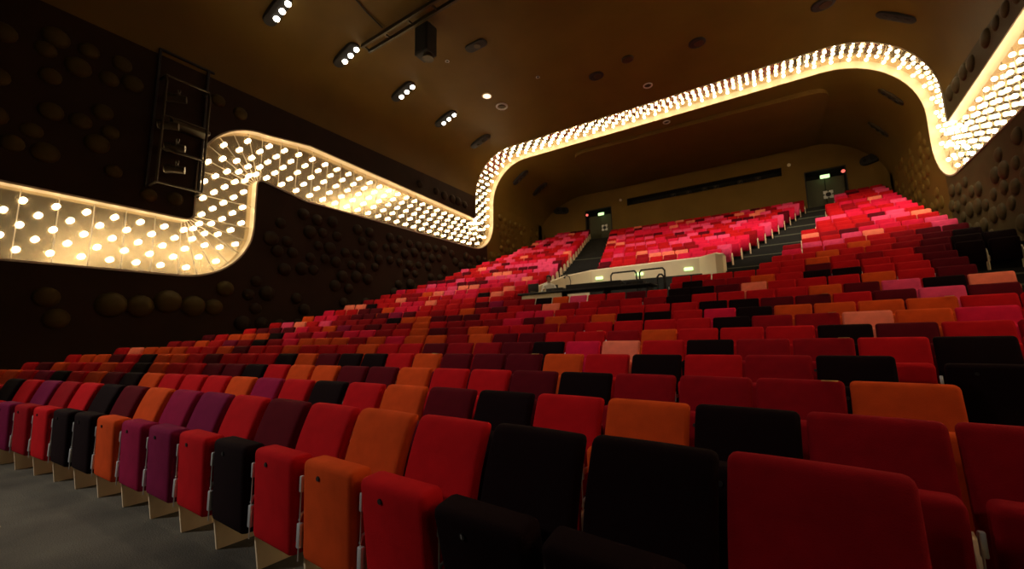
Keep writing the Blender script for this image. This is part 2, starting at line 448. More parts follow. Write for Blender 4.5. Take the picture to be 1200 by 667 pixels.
def add_dome(bm, s, y, r, h, mi=1):
    """rounded plaster boss growing out of the wall"""
    c = surf(s, y); n = (surf(s, y) - surf(s, y, 1)).normalized()
    u = Vector((0, 1, 0)); w = n.cross(u)
    NU, NV = 14, 5; rings = []
    for j in range(NV):
        a = PI / 2 * j / NV; rr = r * math.cos(a); hh = h * math.sin(a) - .01
        rings.append([bm.verts.new(c + u * rr * math.cos(2 * PI * i / NU) + w * rr * math.sin(2 * PI * i / NU) + n * hh) for i in range(NU)])
    tp = bm.verts.new(c + n * (h - .01))
    fs_ = []
    for j in range(NV - 1):
        for i in range(NU): fs_.append(bm.faces.new((rings[j][i], rings[j][(i + 1) % NU], rings[j + 1][(i + 1) % NU], rings[j + 1][i])))
    for i in range(NU): fs_.append(bm.faces.new((rings[-1][i], rings[-1][(i + 1) % NU], tp)))
    for f in fs_: f.material_index = mi
def domes(bm, side):
    rs = random.Random(11 if side == 'wall_left' else 5)
    sp = .60
    for row in range(-2, 22):
        for col in range(-8, 60):
            y = col * sp + (row % 2) * sp / 2; z = row * sp * .86
            y += rs.uniform(-.09, .09); z += rs.uniform(-.09, .09); r = rs.uniform(.19, .27); keep = rs.random()
            if y > 28 or z > 9.7 or z < 1.2: continue
            s = z if side == 'wall_left' else s_right(z)
            gap = ribbon_dist(Vector((s, y)))
            if in_poly(Vector((s, y))) or gap < r + .28: continue
            if side == 'wall_left':
                if z < 3.3 and y < 6.2:
                    if z < 2.0: continue
                    r *= 1.3; 
                    if row % 2 == 0 and col % 2: continue
                elif gap > 2.7 and y > 6.5: keep += .35
            if 3.3 < y < 5.2 and 5.8 < z: continue
            if keep > .80: continue
            add_dome(bm, s, y, r, r * (.6 if side == 'wall_left' else .42 if y < YBK else .3), 3 if y > YBK + .2 else 0 if side != 'wall_left' else 1 if y < 6.3 else 2)  # domes behind the arch take the ceiling colour, standing in for its light
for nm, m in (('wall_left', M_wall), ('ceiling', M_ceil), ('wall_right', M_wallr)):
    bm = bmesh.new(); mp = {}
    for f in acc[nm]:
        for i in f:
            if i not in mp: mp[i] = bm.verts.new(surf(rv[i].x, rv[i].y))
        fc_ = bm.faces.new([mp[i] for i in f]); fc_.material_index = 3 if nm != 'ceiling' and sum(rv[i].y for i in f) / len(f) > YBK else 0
    bmesh.ops.recalc_face_normals(bm, faces=bm.faces)
    # normals towards the room
    fc = max(bm.faces, key=lambda f: f.calc_area()); ctr = Vector((-4.8, fc.calc_center_median().y, 6))
    if fc.normal.dot(ctr - fc.calc_center_median()) < 0: bmesh.ops.reverse_faces(bm, faces=bm.faces)
    if nm != 'ceiling': domes(bm, nm)
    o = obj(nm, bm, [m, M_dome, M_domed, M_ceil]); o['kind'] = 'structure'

# ---------------------------------------------------------------- ribbon of bulbs
DEP = .26
rib = thing('light_ribbon', 'long glowing ribbon of bulbs winding over left wall, ceiling and right wall', 'light fixture', tuple(surf(4.33, 2.)))
inv = Matrix.Translation(rib.location).inverted()
def put(name, bm, m, smooth=True):
    bmesh.ops.transform(bm, matrix=inv, verts=bm.verts); return obj(name, bm, m, rib, smooth)
bm = bmesh.new(); n = len(CL); prev = None; NO = 4
for i in range(n):
    row = [bm.verts.new(surf(*offs(i, -1 + 2 * j / NO), DEP)) for j in range(NO + 1)]
    if prev:
        for j in range(NO): bm.faces.new((prev[j], row[j], row[j + 1], prev[j + 1]))
    prev = row
put('mirror_panel', bm, M_ribbon)
bm = bmesh.new()
for i in range(1, n - 1, 2):
    a = [offs(i, -1 + 2 * j / NO) for j in range(NO + 1)]
    t = (CL[i + 1][0] - CL[i][0]).normalized() * .009
    for p, q in zip(a, a[1:]):
        quad(bm, surf(*(p - t), DEP - .012), surf(*(q - t), DEP - .012), surf(*(q + t), DEP - .012), surf(*(p + t), DEP - .012))
        for sg in (-1, 1):
            quad(bm, surf(*(p + t * sg), DEP - .012), surf(*(q + t * sg), DEP - .012), surf(*(q + t * sg), DEP), surf(*(p + t * sg), DEP))
put('panel_seams', bm, M_rim, False)
bm = bmesh.new()
for sd in (1, -1):
    prof = [(1.0, DEP), (1.0, -.03), (1. + .05, -.03), (1. + .05, .01)]
    prev = None
    for i in range(n):
        w = CL[i][1]
        row = [bm.verts.new(surf(*offs(i, sd * (1 + (o - 1) / w)), d)) for o, d in prof]
        if prev:
            for j in range(3): bm.faces.new((prev[j], row[j], row[j + 1], prev[j + 1]))
        prev = row
put('rim', bm, M_rim, False)
# bulbs: five lines, staggered
cum = [0]
for a, b in zip(CL, CL[1:]): cum.append(cum[-1] + (b[0] - a[0]).length)
def at(L, o):
    i = 0
    while i < len(cum) - 2 and cum[i + 1] < L: i += 1
    t = (L - cum[i]) / (cum[i + 1] - cum[i])
    return offs(i, o).lerp(offs(i + 1, o), t)
B = []
for j in range(5):
    o = (-2 + j) * .345; L = .3 + (j % 2) * .275
    while L < cum[-1] - .3:
        p = at(L, o); B.append(p); L += .55
def bulb_geo(bm, p, u=10, v=7):
    c = surf(p.x, p.y, DEP - .085); w = surf(p.x, p.y, DEP); m = surf(p.x, p.y, DEP - .04)
    a = ball(bm, c, .061, u, v)
    for f in {f for q in a for f in q.link_faces}: f.material_index = 0; f.smooth = True
    cyl(bm, w, m, .035, 8, .03, mi=1)
def vis(p):
    q = surf(p.x, p.y, DEP); return (q - CAM).length + (0 if inview(q.x, q.y) and q.z < 2 + .75 * q.length else 1000)
B.sort(key=vis)
for p in B[:100]:
    bm = bmesh.new(); bulb_geo(bm, p); put('bulb', bm, [M_bulb, M_sock])
def unit_bulb():      # local frame: z points into the room, origin on the panel
    b = bmesh.new(); ball(b, (0, 0, .085), .061, 8, 5); nb = len(b.faces); cyl(b, (0, 0, 0), (0, 0, .04), .035, 8, .03)
    b.verts.ensure_lookup_table(); b.faces.ensure_lookup_table(); b.verts.index_update()
    r = ([v.co.copy() for v in b.verts], [[v.index for v in f.verts] for f in b.faces], [0 if i < nb else 1 for i in range(len(b.faces))]); b.free(); return r
uv_, uf_, ui_ = unit_bulb(); V, F, I = [], [], []
for p in B[100:]:
    w = surf(p.x, p.y, DEP) - rib.location; q = (surf(p.x, p.y, 0) - surf(p.x, p.y, 1)).to_track_quat('Z', 'Y'); n0 = len(V)
    V += [q @ v + w for v in uv_]; F += [[n0 + i for i in f] for f in uf_]; I += ui_
me = bpy.data.meshes.new('bulbs'); me.from_pydata(V, [], F); me.materials.append(M_bulb); me.materials.append(M_sock)
me.polygons.foreach_set('material_index', I); me.polygons.foreach_set('use_smooth', [True] * len(F)); me.update()
o = link('bulbs', me, rib); o['kind'] = 'stuff'

# ---------------------------------------------------------------- rear wall with rounded corners, doors and projection slot
YW = 29.2
DOORS = [(-12.1, -10.0, 8.24, 11.25), (1.83, 3.78, 8.24, 10.98)]
SLOT = (-8.8, .75, 11.05, 11.56)
bm = bmesh.new()
def rearplan(u):    # u along the plan line -> (x, y)
    ul = 2.0 * PI / 2; ur = 1.4 * PI / 2; mid = (XR - 1.4) - (XL + 2.0)
    if u < 0: return XL, YW - 2 + u
    if u < ul: a = u / 2.0; return XL + 2 - 2 * math.cos(a), YW - 2 + 2 * math.sin(a)
    if u < ul + mid: return XL + 2 + u - ul, YW
    a = (u - ul - mid) / 1.4
    if a < PI / 2: return XR - 1.4 + 1.4 * math.sin(a), YW - 1.4 + 1.4 * math.cos(a)
    return XR, YW - 1.4 - (u - ul - mid - ur)
ul = PI; mid = (XR - 1.4) - (XL + 2.0)
us = [-.5] + [ul * j / 10 for j in range(11)] + [ul + q - (XL + 2) for q in (-12.1, -10.0, -8.8, .75, 1.83, 3.78)] + [ul + mid + 1.4 * PI / 2 * j / 8 for j in range(9)] + [ul + mid + 1.4 * PI / 2 + .5]
zs = [7.4, 8.24, 10.98, 11.05, 11.25, 11.56, ZC]
for ua, ub in zip(us, us[1:]):
    for za, zb in zip(zs, zs[1:]):
        (x0, y0), (x1, y1) = rearplan(ua), rearplan(ub); xm, zm = (x0 + x1) / 2, (za + zb) / 2
        hole = any(a < xm < b and c < zm < d for a, b, c, d in DOORS + [SLOT])
        if y0 < YW - .01 or y1 < YW - .01: hole = False
        if not hole: quad(bm, (x0, y0, za), (x1, y1, za), (x1, y1, zb), (x0, y0, zb))
bmesh.ops.remove_doubles(bm, verts=bm.verts, dist=1e-4)
o = obj('wall_rear', bm, M_rear); o['kind'] = 'structure'

for n_, (xa, xb, za, zb) in enumerate(DOORS, 1):
    bm = bmesh.new(); yb = YW + 1.0
    quad(bm, (xa, YW, za), (xa, yb, za), (xa, yb, zb), (xa, YW, zb)); quad(bm, (xb, YW, za), (xb, yb, za), (xb, yb, zb), (xb, YW, zb))
    quad(bm, (xa, YW, zb), (xb, YW, zb), (xb, yb, zb), (xa, yb, zb)); quad(bm, (xa, yb, za), (xb, yb, za), (xb, yb, zb), (xa, yb, zb))
    d = obj('door_%d' % n_, bm, M_dark, smooth=False); d['kind'] = 'structure'
    bm = bmesh.new(); w = (xb - xa) / 2 - .06
    for sgn in (0, 1): box(bm, (xa + .05 + w * (sgn + .5) + .02 * sgn, YW + .5, (za + zb) / 2 - .2), (w - .01, .05, zb - za - .4), .01, 1)
    obj('door_leaf', bm, M_door, d)
    bm = bmesh.new()
    for c_ in ((xa + .03, YW + .02), (xb - .03, YW + .02)): box(bm, (c_[0], c_[1], (za + zb) / 2), (.06, .12, zb - za))
    box(bm, ((xa + xb) / 2, YW + .02, zb - .03), (xb - xa, .12, .06))
    obj('door_frame', bm, M_black, d)
    cx = (xa + xb) / 2 + (.18 if n_ == 1 else 0)
    bm = bmesh.new(); box(bm, (cx, YW + .1, zb - .42), (.44, .08, .20), .02, 2)
    tag(obj('exit_sign', bm, M_exit), 'small glowing pale green exit sign above the %s rear door' % ('left' if n_ == 1 else 'right'), 'exit sign')
    bm = bmesh.new(); cyl(bm, ((xa + .16 if n_ == 1 else xb - .14), YW - .02, zb - .35), ((xa + .16 if n_ == 1 else xb - .14), YW - .08, zb - .35), .09, 16)
    tag(obj('warning_lamp', bm, M_redl), 'small round red lamp beside the %s rear door exit sign' % ('left' if n_ == 1 else 'right'), 'lamp')
    # square white pictogram with a dark round centre
    pz = zb - 1.42
    t = thing('door_pictogram', 'white square pictogram with dark round centre on the %s rear door' % ('left' if n_ == 1 else 'right'), 'sign', (cx + .1, YW + .47, pz))
    bm = bmesh.new(); H = .23
    box(bm, (0, 0, 0), (.46, .012, .46), .05, 3)
    obj('plate', bm, M_white, t)
    bm = bmesh.new(); cyl(bm, (0, .006, 0), (0, -.014, 0), .135, 20)
    for a in range(4): q = a * PI / 2; box(bm, (math.cos(q) * .2, -.004, math.sin(q) * .2), (.07, .016, .07))
    obj('round_centre', bm, M_black, t)

# projection slot: dark recess with projectors in it
bm = bmesh.new(); xa, xb, za, zb = SLOT; yb = YW + .7
quad(bm, (xa, YW, za), (xa, yb, za), (xa, yb, zb), (xa, YW, zb)); quad(bm, (xb, YW, za), (xb, yb, za), (xb, yb, zb), (xb, YW, zb))
quad(bm, (xa, YW, zb), (xb, YW, zb), (xb, yb, zb), (xa, yb, zb)); quad(bm, (xa, YW, za), (xb, YW, za), (xb, yb, za), (xa, yb, za)); quad(bm, (xa, yb, za), (xb, yb, za), (xb, yb, zb), (xa, yb, zb))
o = obj('window_1', bm, M_dark, smooth=False); o['kind'] = 'structure'
bm = bmesh.new(); box(bm, ((xa + xb) / 2, YW - .03, za - .03), (xb - xa + .1, .05, .05), .01, 1); box(bm, ((xa + xb) / 2, YW - .03, zb + .03), (xb - xa + .1, .05, .05), .01, 1)
obj('window_frame', bm, M_rear, o)
for i, x in enumerate((-5.6, -4.6, -3.6, -2.9, -1.5, -.5)):
    where = ['leftmost', 'second from left', 'third from left', 'third from right', 'second from right', 'rightmost'][i]
    t = thing('spotlight', 'small black spotlight in the rear wall slot, %s of six' % where, 'spotlight', (x, YW + .12, za + .02), 0, 'spotlights in the rear wall slot')
    bm = bmesh.new(); box(bm, (0, .1, .17), (.3, .34, .2), .03, 2); obj('housing', bm, M_black, t)
    bm = bmesh.new(); cyl(bm, (0, -.12, .17), (0, -.06, .17), .07, 14); obj('lens', bm, M_dmetal, t)
    bm = bmesh.new(); box(bm, (0, .1, .035), (.1, .1, .07)); obj('foot', bm, M_black, t)
for x, z, w_ in ((-9.25, 11.55, 'left'), (1.15, 11.62, 'right')):
    bm = bmesh.new(); ball(bm, (x, YW - .07, z), .10, 14, 8)
    tag(obj('wall_lamp', bm, M_cream), 'small pale round fitting on the rear wall, %s of the dark slot' % w_, 'lamp')
# black oval loudspeakers near the rear corners
def capsule(bm, L, W, D, n=8):
    """stadium outline in xy, extruded along z, top edge rounded"""
    rings = []
    for (k_, z) in ((1., 0), (1., D * .6), (.93, D * .9), (.8, D)):
        r = []
        for sgn in (1, -1):
            for j in range(n + 1):
                a = -PI / 2 + PI * j / n
                r.append(bm.verts.new((sgn * ((L - W) / 2 + W / 2 * k_ * math.cos(a)), sgn * W / 2 * k_ * math.sin(a), z)))
        rings.append(r)
    m_ = len(rings[0])
    for a, b in zip(rings, rings[1:]):
        for i in range(m_): bm.faces.new((a[i], a[(i + 1) % m_], b[(i + 1) % m_], b[i]))
    bm.faces.new(rings[-1]); bm.faces.new(rings[0][::-1])
def place(o, pos, normal, along):
    n_ = Vector(normal).normalized(); a = Vector(along); a = (a - n_ * a.dot(n_)).normalized(); b = n_.cross(a)
    o.matrix_world = Matrix.Translation(pos) @ Matrix((a, b, n_)).transposed().to_4x4()
for u, z, nm, L in ((ul * .62, 11.55, 'left', 1.25), (ul + mid + 1.4 * PI / 2 * .50, 10.9, 'right', 1.15)):
    x, y = rearplan(u); x2, y2 = rearplan(u + .02); tv = Vector((x2 - x, y2 - y, 0)).normalized(); nv = Vector((tv.y, -tv.x, 0))
    t = thing('wall_loudspeaker', 'black oval loudspeaker high on the rounded rear %s corner' % nm, 'loudspeaker')
    place(t, Vector((x, y, z)) + nv * -.02, nv, tv)
    bm = bmesh.new(); capsule(bm, L, .52, .22); obj('housing', bm, M_black, t)
    bm = bmesh.new(); cyl(bm, (.2, 0, .215), (.2, 0, .232), .17, 20); cyl(bm, (-.25, 0, .215), (-.25, 0, .232), .1, 16); obj('grille', bm, M_dark, t)

# ---------------------------------------------------------------- ceiling: reflector panel, fixtures
bm = bmesh.new()
crn = [(-9.7, 21.75, .9), (2.75, 22.3, .9), (2.45, 28.6, .3), (-10.9, 28.6, 1.4)]
outl = []
for i, (x, y, r) in enumerate(crn):
    p = Vector((x, y)); a = (Vector(crn[i - 1][:2]) - p).normalized(); b = (Vector(crn[(i + 1) % 4][:2]) - p).normalized()
    for j in range(9):
        t = j / 8; p0, p1 = p + a * r, p + b * r
        outl.append((1 - t) ** 2 * p0 + 2 * t * (1 - t) * p + t * t * p1)
lo = [bm.verts.new((p.x, p.y, 12.33)) for p in outl]; hi = [bm.verts.new((p.x, p.y, 12.56)) for p in outl]
bm.faces.new(lo); bm.faces.new(hi[::-1])
for i in range(len(lo)): bm.faces.new((lo[i], hi[i], hi[(i + 1) % len(lo)], lo[(i + 1) % len(lo)]))
bmesh.ops.recalc_face_normals(bm, faces=bm.faces)
tag(obj('ceiling_reflector', bm, M_panelc, smooth=False), 'large flat brown panel with rounded corners hung under the rear ceiling', 'ceiling panel')

def s_of_x(x):   # on the left cove / ceiling
    if x < XL + RL: return S1 + RL * math.acos(min(1, max(-1, -(x - XL - RL) / RL)))
    if x < XR - RRt: return S2 + x - (XL + RL)
    return S3 + RRt * math.asin((x - (XR - RRt)) / RRt)
def on_ceiling(t, x, y, along=(1, 0, 0)):
    s = s_of_x(x); p = surf(s, y); nn = p - surf(s, y, 1); place(t, p - nn * .01, nn, along); return p, nn.normalized()
names = ['nearest the top edge', 'second from the top edge', 'third along the ceiling', 'fourth along the ceiling']
for i, y in enumerate((6.15, 8.75, 11.6, 14.35, 17.2, 22.3, 24.9)):
    lit = i < 4
    lab = ('ceiling fixture with three lit lamps above the left wall, ' + names[i] if lit else
           'dark unlit oblong fixture on the left ceiling ' + {4: 'just before the light ribbon', 5: 'just behind the light ribbon', 6: 'farthest behind the light ribbon'}[i])
    t = thing('ceiling_fixture', lab, 'ceiling light', group='oblong fixtures along the left ceiling')
    p, nn = on_ceiling(t, -13.15 if i < 5 else -13.75, y)
    bm = bmesh.new(); capsule(bm, 1.35, .44, .16); obj('housing', bm, M_black, t)
    for j in range(3):
        bm = bmesh.new(); cyl(bm, (-.36 + j * .36 + .12, -.10, .155), (-.36 + j * .36 + .12, -.10, .20), .10, 16, .085)
        obj('lamp', bm, M_glow if lit else M_dmetal, t)
for i, (x, y) in enumerate(((4.1, 17.6), (4.7, 22.4), (4.75, 25.6))):
    t = thing('ceiling_fixture', 'dark oblong fixture on the right ceiling ' + ['before the light ribbon', 'just behind the light ribbon', 'nearest the rear right corner'][i], 'ceiling light', group='oblong fixtures along the right ceiling')
    on_ceiling(t, x, y)
    bm = bmesh.new(); capsule(bm, 1.2, .36, .10); obj('housing', bm, M_dmetal if i else M_black, t)
    for j in range(3):
        bm = bmesh.new(); cyl(bm, (-.3 + j * .3, 0, .095), (-.3 + j * .3, 0, .12), .09, 14); obj('lamp', bm, M_black, t)
# dark round and oval openings
for x, y, L, W, w_ in ((-8.85, 11.35, .95, .42, 'near the hanging black loudspeaker'), (-5.75, 15.7, .62, .55, 'left of centre before the light ribbon'), (-1.8, 16.0, .62, .58, 'in mid ceiling above the rear seats'),
                     (2.1, 16.45, .7, .6, 'at the top edge right of centre'), (-4.3, 15.4, .5, .45, 'faint and brown in mid ceiling')):
    t = thing('ceiling_spotlight', 'dark recessed round spotlight on the ceiling, ' + w_, 'ceiling light', group='recessed ceiling spotlights'); on_ceiling(t, x, y)
    bm = bmesh.new(); capsule(bm, L, W, .07); obj('housing', bm, M_dmetal if 'faint' in w_ else M_black, t)
    bm = bmesh.new(); cyl(bm, (.06, 0, .065), (.06, 0, .085), W * .3, 18); obj('lens', bm, M_dmetal, t)
for x, y, r, lit, w_ in ((-10.45, 14.2, .20, 1, 'bright cream round lamp on the ceiling beside a ringed downlight'), (-10.38, 15.3, .25, 0, 'ringed metal downlight on the ceiling beside a cream round lamp'),
                  (-4.1, 17.65, .18, 0, 'small round metal downlight just before the ceiling light ribbon'), (-4.15, 21.4, .16, 0, 'small metal downlight just behind the ceiling light ribbon'),
                  (-10.35, 11.4, .07, 0, 'tiny ceiling sensor below the hanging loudspeaker'), (-7.85, 14.35, .07, 0, 'tiny ceiling sensor above the left end of the ribbon arch')):
    t = thing('ceiling_lamp', w_, 'ceiling light'); on_ceiling(t, x, y)
    bm = bmesh.new()
    for a in range(20):
        q0, q1 = 2 * PI * a / 20, 2 * PI * (a + 1) / 20
        cyl(bm, (r * math.cos(q0), r * math.sin(q0), .03), (r * math.cos(q1), r * math.sin(q1), .03), r * .16, 6)
    obj('ring', bm, M_cream if lit else M_steel, t)
    bm = bmesh.new(); cyl(bm, (0, 0, 0), (0, 0, .05), r * .9 if lit else r * .55, 20); obj('lens', bm, mat('downlight_glow', (1, .9, .7), .4, emit=(1, .8, .55), es=1.6) if lit else M_dmetal, t)
# lighting track and the loudspeaker hung from it
t = thing('lighting_track', 'dull metal double rail track under the ceiling at the top edge', 'lighting track', (-12.2, 8.75, 12.3))
for dy in (0, .34):
    bm = bmesh.new(); box(bm, (2.9, dy, 0), (5.8, .09, .14), .01, 1); obj('rail', bm, M_dmetal, t)
for i in range(6):
    bm = bmesh.new(); box(bm, (.03 + i * 1.15, .17, .03), (.06, .30, .07)); cyl(bm, (.03 + i * 1.15, .17, .05), (.03 + i * 1.15, .17, .25), .018, 8); obj('hanger', bm, M_dmetal, t)
bm = bmesh.new(); tube(bm, [(-10.6, 6.9, 12.50), (-10.9, 8.0, 12.50), (-11.0, 8.7, 12.48)], .025, 6)
tag(obj('ceiling_cable', bm, M_black), 'thin dark cable on the ceiling running to the lighting track', 'cable')
t = thing('hanging_loudspeaker', 'black upright loudspeaker hanging below the ceiling track with small lamp underneath', 'loudspeaker', (-9.62, 9.48, 11.25))
bm = bmesh.new(); box(bm, (0, 0, .56), (.62, .5, 1.1), .05, 3); obj('cabinet', bm, M_black, t)
bm = bmesh.new(); box(bm, (0, -.26, .56), (.5, .02, .95), .01, 1); obj('grille', bm, M_dark, t)
bm = bmesh.new(); tube(bm, [(-.2, 0, 1.08), (-.2, 0, 1.24)], .02, 6); tube(bm, [(.2, 0, 1.08), (.2, 0, 1.24)], .02, 6); obj('bracket', bm, M_dmetal, t)
bm = bmesh.new(); cyl(bm, (.12, 0, .05), (.12, 0, -.14), .16, 16, .20); obj('lamp', bm, M_dmetal, t)

# ---------------------------------------------------------------- lighting tower on the left wall
tw = thing('lighting_tower', 'dark metal ladder frame on the left wall beside the ribbon bend', 'lighting rig', (XL + .05, 4.45, 5.95))
Y_A, Y_B, DX = -.62, .46, .55
bm = bmesh.new()
for y in (Y_A, Y_B):
    tube(bm, [(.03, y, 0), (DX, y, 0), (DX, y, 3.05), (DX - .12, y, 3.25), (.03, y, 3.3)], .035, 8)
obj('side_rails', bm, M_dmetal, tw)
bm = bmesh.new(); box(bm, (.04, Y_B + .08, 2.1), (.07, .07, 4.3), .01, 1); box(bm, (.04, Y_A - .08, 2.1), (.07, .07, 4.3), .01, 1); box(bm, (.04, 0, 4.22), (.06, 1.4, .06)); obj('wall_frame', bm, M_black, tw)
for z in (0, 1.0, 2.0, 3.25):
    bm = bmesh.new(); tube(bm, [(DX if z < 3.2 else .5, Y_A, z), (DX if z < 3.2 else .5, Y_B, z)], .03, 8); obj('rung', bm, M_dmetal, tw)
bm = bmesh.new(); box(bm, (.3, .08, 1.92), (.5, .95, .10), .01, 1); obj('shelf', bm, M_dmetal, tw)
for i, (y, z, w_) in enumerate(((-.30, 2.65, 'topmost'), (-.42, 1.75, 'second from top'), (-.22, 1.15, 'third from top'), (-.18, .5, 'lowest'))):
    t = thing('stage_lantern', 'metal stage spotlight on the lighting tower, %s of four' % w_, 'stage light', (XL + .05 + .50, 4.45 + y, 5.95 + z), -.5, 'stage spotlights on the lighting tower')
    bm = bmesh.new(); cyl(bm, (.04, .20, 0), (.04, -.12, 0), .10, 16, .12); cyl(bm, (.04, -.12, 0), (.04, -.26, -.02), .12, 16, .135); obj('body', bm, M_dmetal, t)
    bm = bmesh.new(); cyl(bm, (.04, -.255, -.02), (.04, -.275, -.02), .11, 16); obj('lens', bm, M_lens, t)
    bm = bmesh.new(); tube(bm, [(-.09, 0, 0), (-.09, 0, .2), (.17, 0, .2), (.17, 0, 0)], .012, 6); obj('yoke', bm, M_dmetal, t)
    bm = bmesh.new(); box(bm, (.04, .02, .24), (.06, .06, .09), .01, 1); tube(bm, [(.04, .02, .24), (-.3, -.05, .24)], .02, 6); obj('clamp', bm, M_dmetal, t)

# ---------------------------------------------------------------- white parapet round the control bay
pts = [(-8.0, 13.6, 2.2, 3.35), (-7.25, 15.05, 2.2, 3.95), (-6.45, 15.9, 2.2, 4.22), (-2.35, 16.15, 2.2, 4.30), (-1.72, 15.35, 2.2, 4.24), (-1.50, 15.35, 2.2, 4.20), (-1.50, 16.4, 2.2, 4.30)]
bm = bmesh.new()
fin = []
for i, (x, y, z0, z1) in enumerate(pts):
    a = Vector(pts[max(0, i - 1)][:2]); b = Vector(pts[min(len(pts) - 1, i + 1)][:2]); t = (b - a).normalized(); nrm = Vector((-t.y, t.x)) * .16
    fin.append([bm.verts.new(p) for p in ((x, y, z0), (x, y, z1), (x + nrm.x, y + nrm.y, z1), (x + nrm.x, y + nrm.y, z0))])
for a, b in zip(fin, fin[1:]):
    for j in range(3): bm.faces.new((a[j], b[j], b[j + 1], a[j + 1]))
bm.faces.new(fin[0]); bm.faces.new(fin[-1][::-1])
bmesh.ops.recalc_face_normals(bm, faces=bm.faces)
top_e = [e for e in bm.edges if all(v.co.z > 3.2 for v in e.verts)]
bmesh.ops.bevel(bm, geom=top_e, offset=.04, segments=2, affect='EDGES', profile=.5)
o = obj('wall_parapet', bm, M_cream, smooth=False); o['kind'] = 'structure'
for x, w_ in ((-6.10, 'leftmost'), (-4.50, 'middle'), (-2.72, 'rightmost')):
    bm = bmesh.new(); yy = 15.9 + (x + 6.45) / 4.1 * .25
    box(bm, (x, yy - .03, 3.84 + (x + 6.1) * .012), (.30, .06, .11), .02, 2)
    tag(obj('wall_light', bm, M_exit), 'glowing pale green light on the cream parapet, %s of three' % w_, 'wall light', 'wall lights on the cream parapet')
for x0, x1, w_ in ((-4.55, -3.72, 'wide black handrail hoop before the cream parapet, left one'), (-3.62, -2.86, 'wide black handrail hoop before the cream parapet, right one'), (-3.05, -2.85, 'narrow low black handrail hoop at the right of the console')):
    z1 = 3.50 if x1 - x0 > .3 else 3.28; yy = 12.9 if x1 - x0 > .3 else 12.72
    bm = bmesh.new(); tube(bm, [(x0, yy, 2.2), (x0, yy, z1 - .08), (x0 + .06, yy, z1), (x1 - .06, yy, z1), (x1, yy, z1 - .08), (x1, yy, 2.2)], .026, 8)
    tag(obj('handrail', bm, M_black), w_, 'handrail')

# console desk
dk = thing('control_desk', 'long black control desk standing before the cream parapet', 'desk', (-5.25, 12.2, 2.2))
bm = bmesh.new(); box(bm, (0, 0, .72), (4.5, .75, .06), .02, 2); obj('desktop', bm, M_black, dk)
for x in (-2.1, -.7, .8, 2.1):
    bm = bmesh.new(); box(bm, (x, 0, .345), (.05, .6, .69), .01, 1); obj('leg', bm, M_black, dk)
bm = bmesh.new(); box(bm, (-1.35, -.30, .5), (1.5, .03, .36), .005, 1); obj('front_panel', bm, M_cream, dk)['label'] = 'pale front panel'
t = thing('mixing_console', 'black sloping mixing console lying on the control desk', 'mixing console', (-4.8, 12.2, 2.95))
bm = bmesh.new()
v = [bm.verts.new(p) for p in ((-.9, -.3, 0), (.9, -.3, 0), (.9, .3, 0), (-.9, .3, 0), (-.9, -.3, .16), (.9, -.3, .16), (.9, .3, .05), (-.9, .3, .05))]
for q in ((0, 3, 2, 1), (4, 5, 6, 7), (0, 1, 5, 4), (1, 2, 6, 5), (2, 3, 7, 6), (3, 0, 4, 7)): bm.faces.new([v[i] for i in q])
obj('body', bm, M_black, t, False)
for i in range(8):
    bm = bmesh.new(); box(bm, (-.7 + i * .2, .05, .12), (.03, .06, .03), .004, 1); obj('fader', bm, M_white, t)
for x, w, h, w_ in ((-7.1, .40, .30, 'black monitor at the left end of the control desk'), (-3.55, .5, .12, 'low black equipment case on the right of the control desk'), (-6.2, .60, .12, 'flat black equipment case beside the person on the control desk')):
    nm = 'monitor' if h > .2 else 'equipment_case'
    t = thing(nm, w_, 'monitor' if h > .2 else 'case', (x, 12.25, 2.95))
    bm = bmesh.new(); box(bm, (0, 0, h / 2 + (.06 if h > .2 else 0)), (w, .05 if h > .2 else .4, h), .012, 2); obj('casing', bm, M_black, t)
    bm = bmesh.new(); box(bm, (0, .02 if h > .2 else -.19, .05 if h > .2 else h / 2), (.18, .16 if h > .2 else .03, .10 if h > .2 else .04), .006, 1); obj('stand' if h > .2 else 'handle', bm, M_dmetal, t)
t = thing('desk_lamp', 'thin black gooseneck lamp curving up beside the seated person', 'lamp', (-5.8, 12.45, 2.95))
bm = bmesh.new(); cyl(bm, (0, 0, 0), (0, 0, .03), .06, 14); obj('base', bm, M_black, t)
bm = bmesh.new(); tube(bm, [(0, 0, .02), (.02, 0, .35), (-.02, 0, .5), (-.10, -.02, .56), (-.17, -.03, .52)], .013, 6); obj('gooseneck', bm, M_black, t)
bm = bmesh.new(); cyl(bm, (-.17, -.03, .53), (-.19, -.04, .47), .02, 10, .035); obj('lamp_shade', bm, M_black, t)

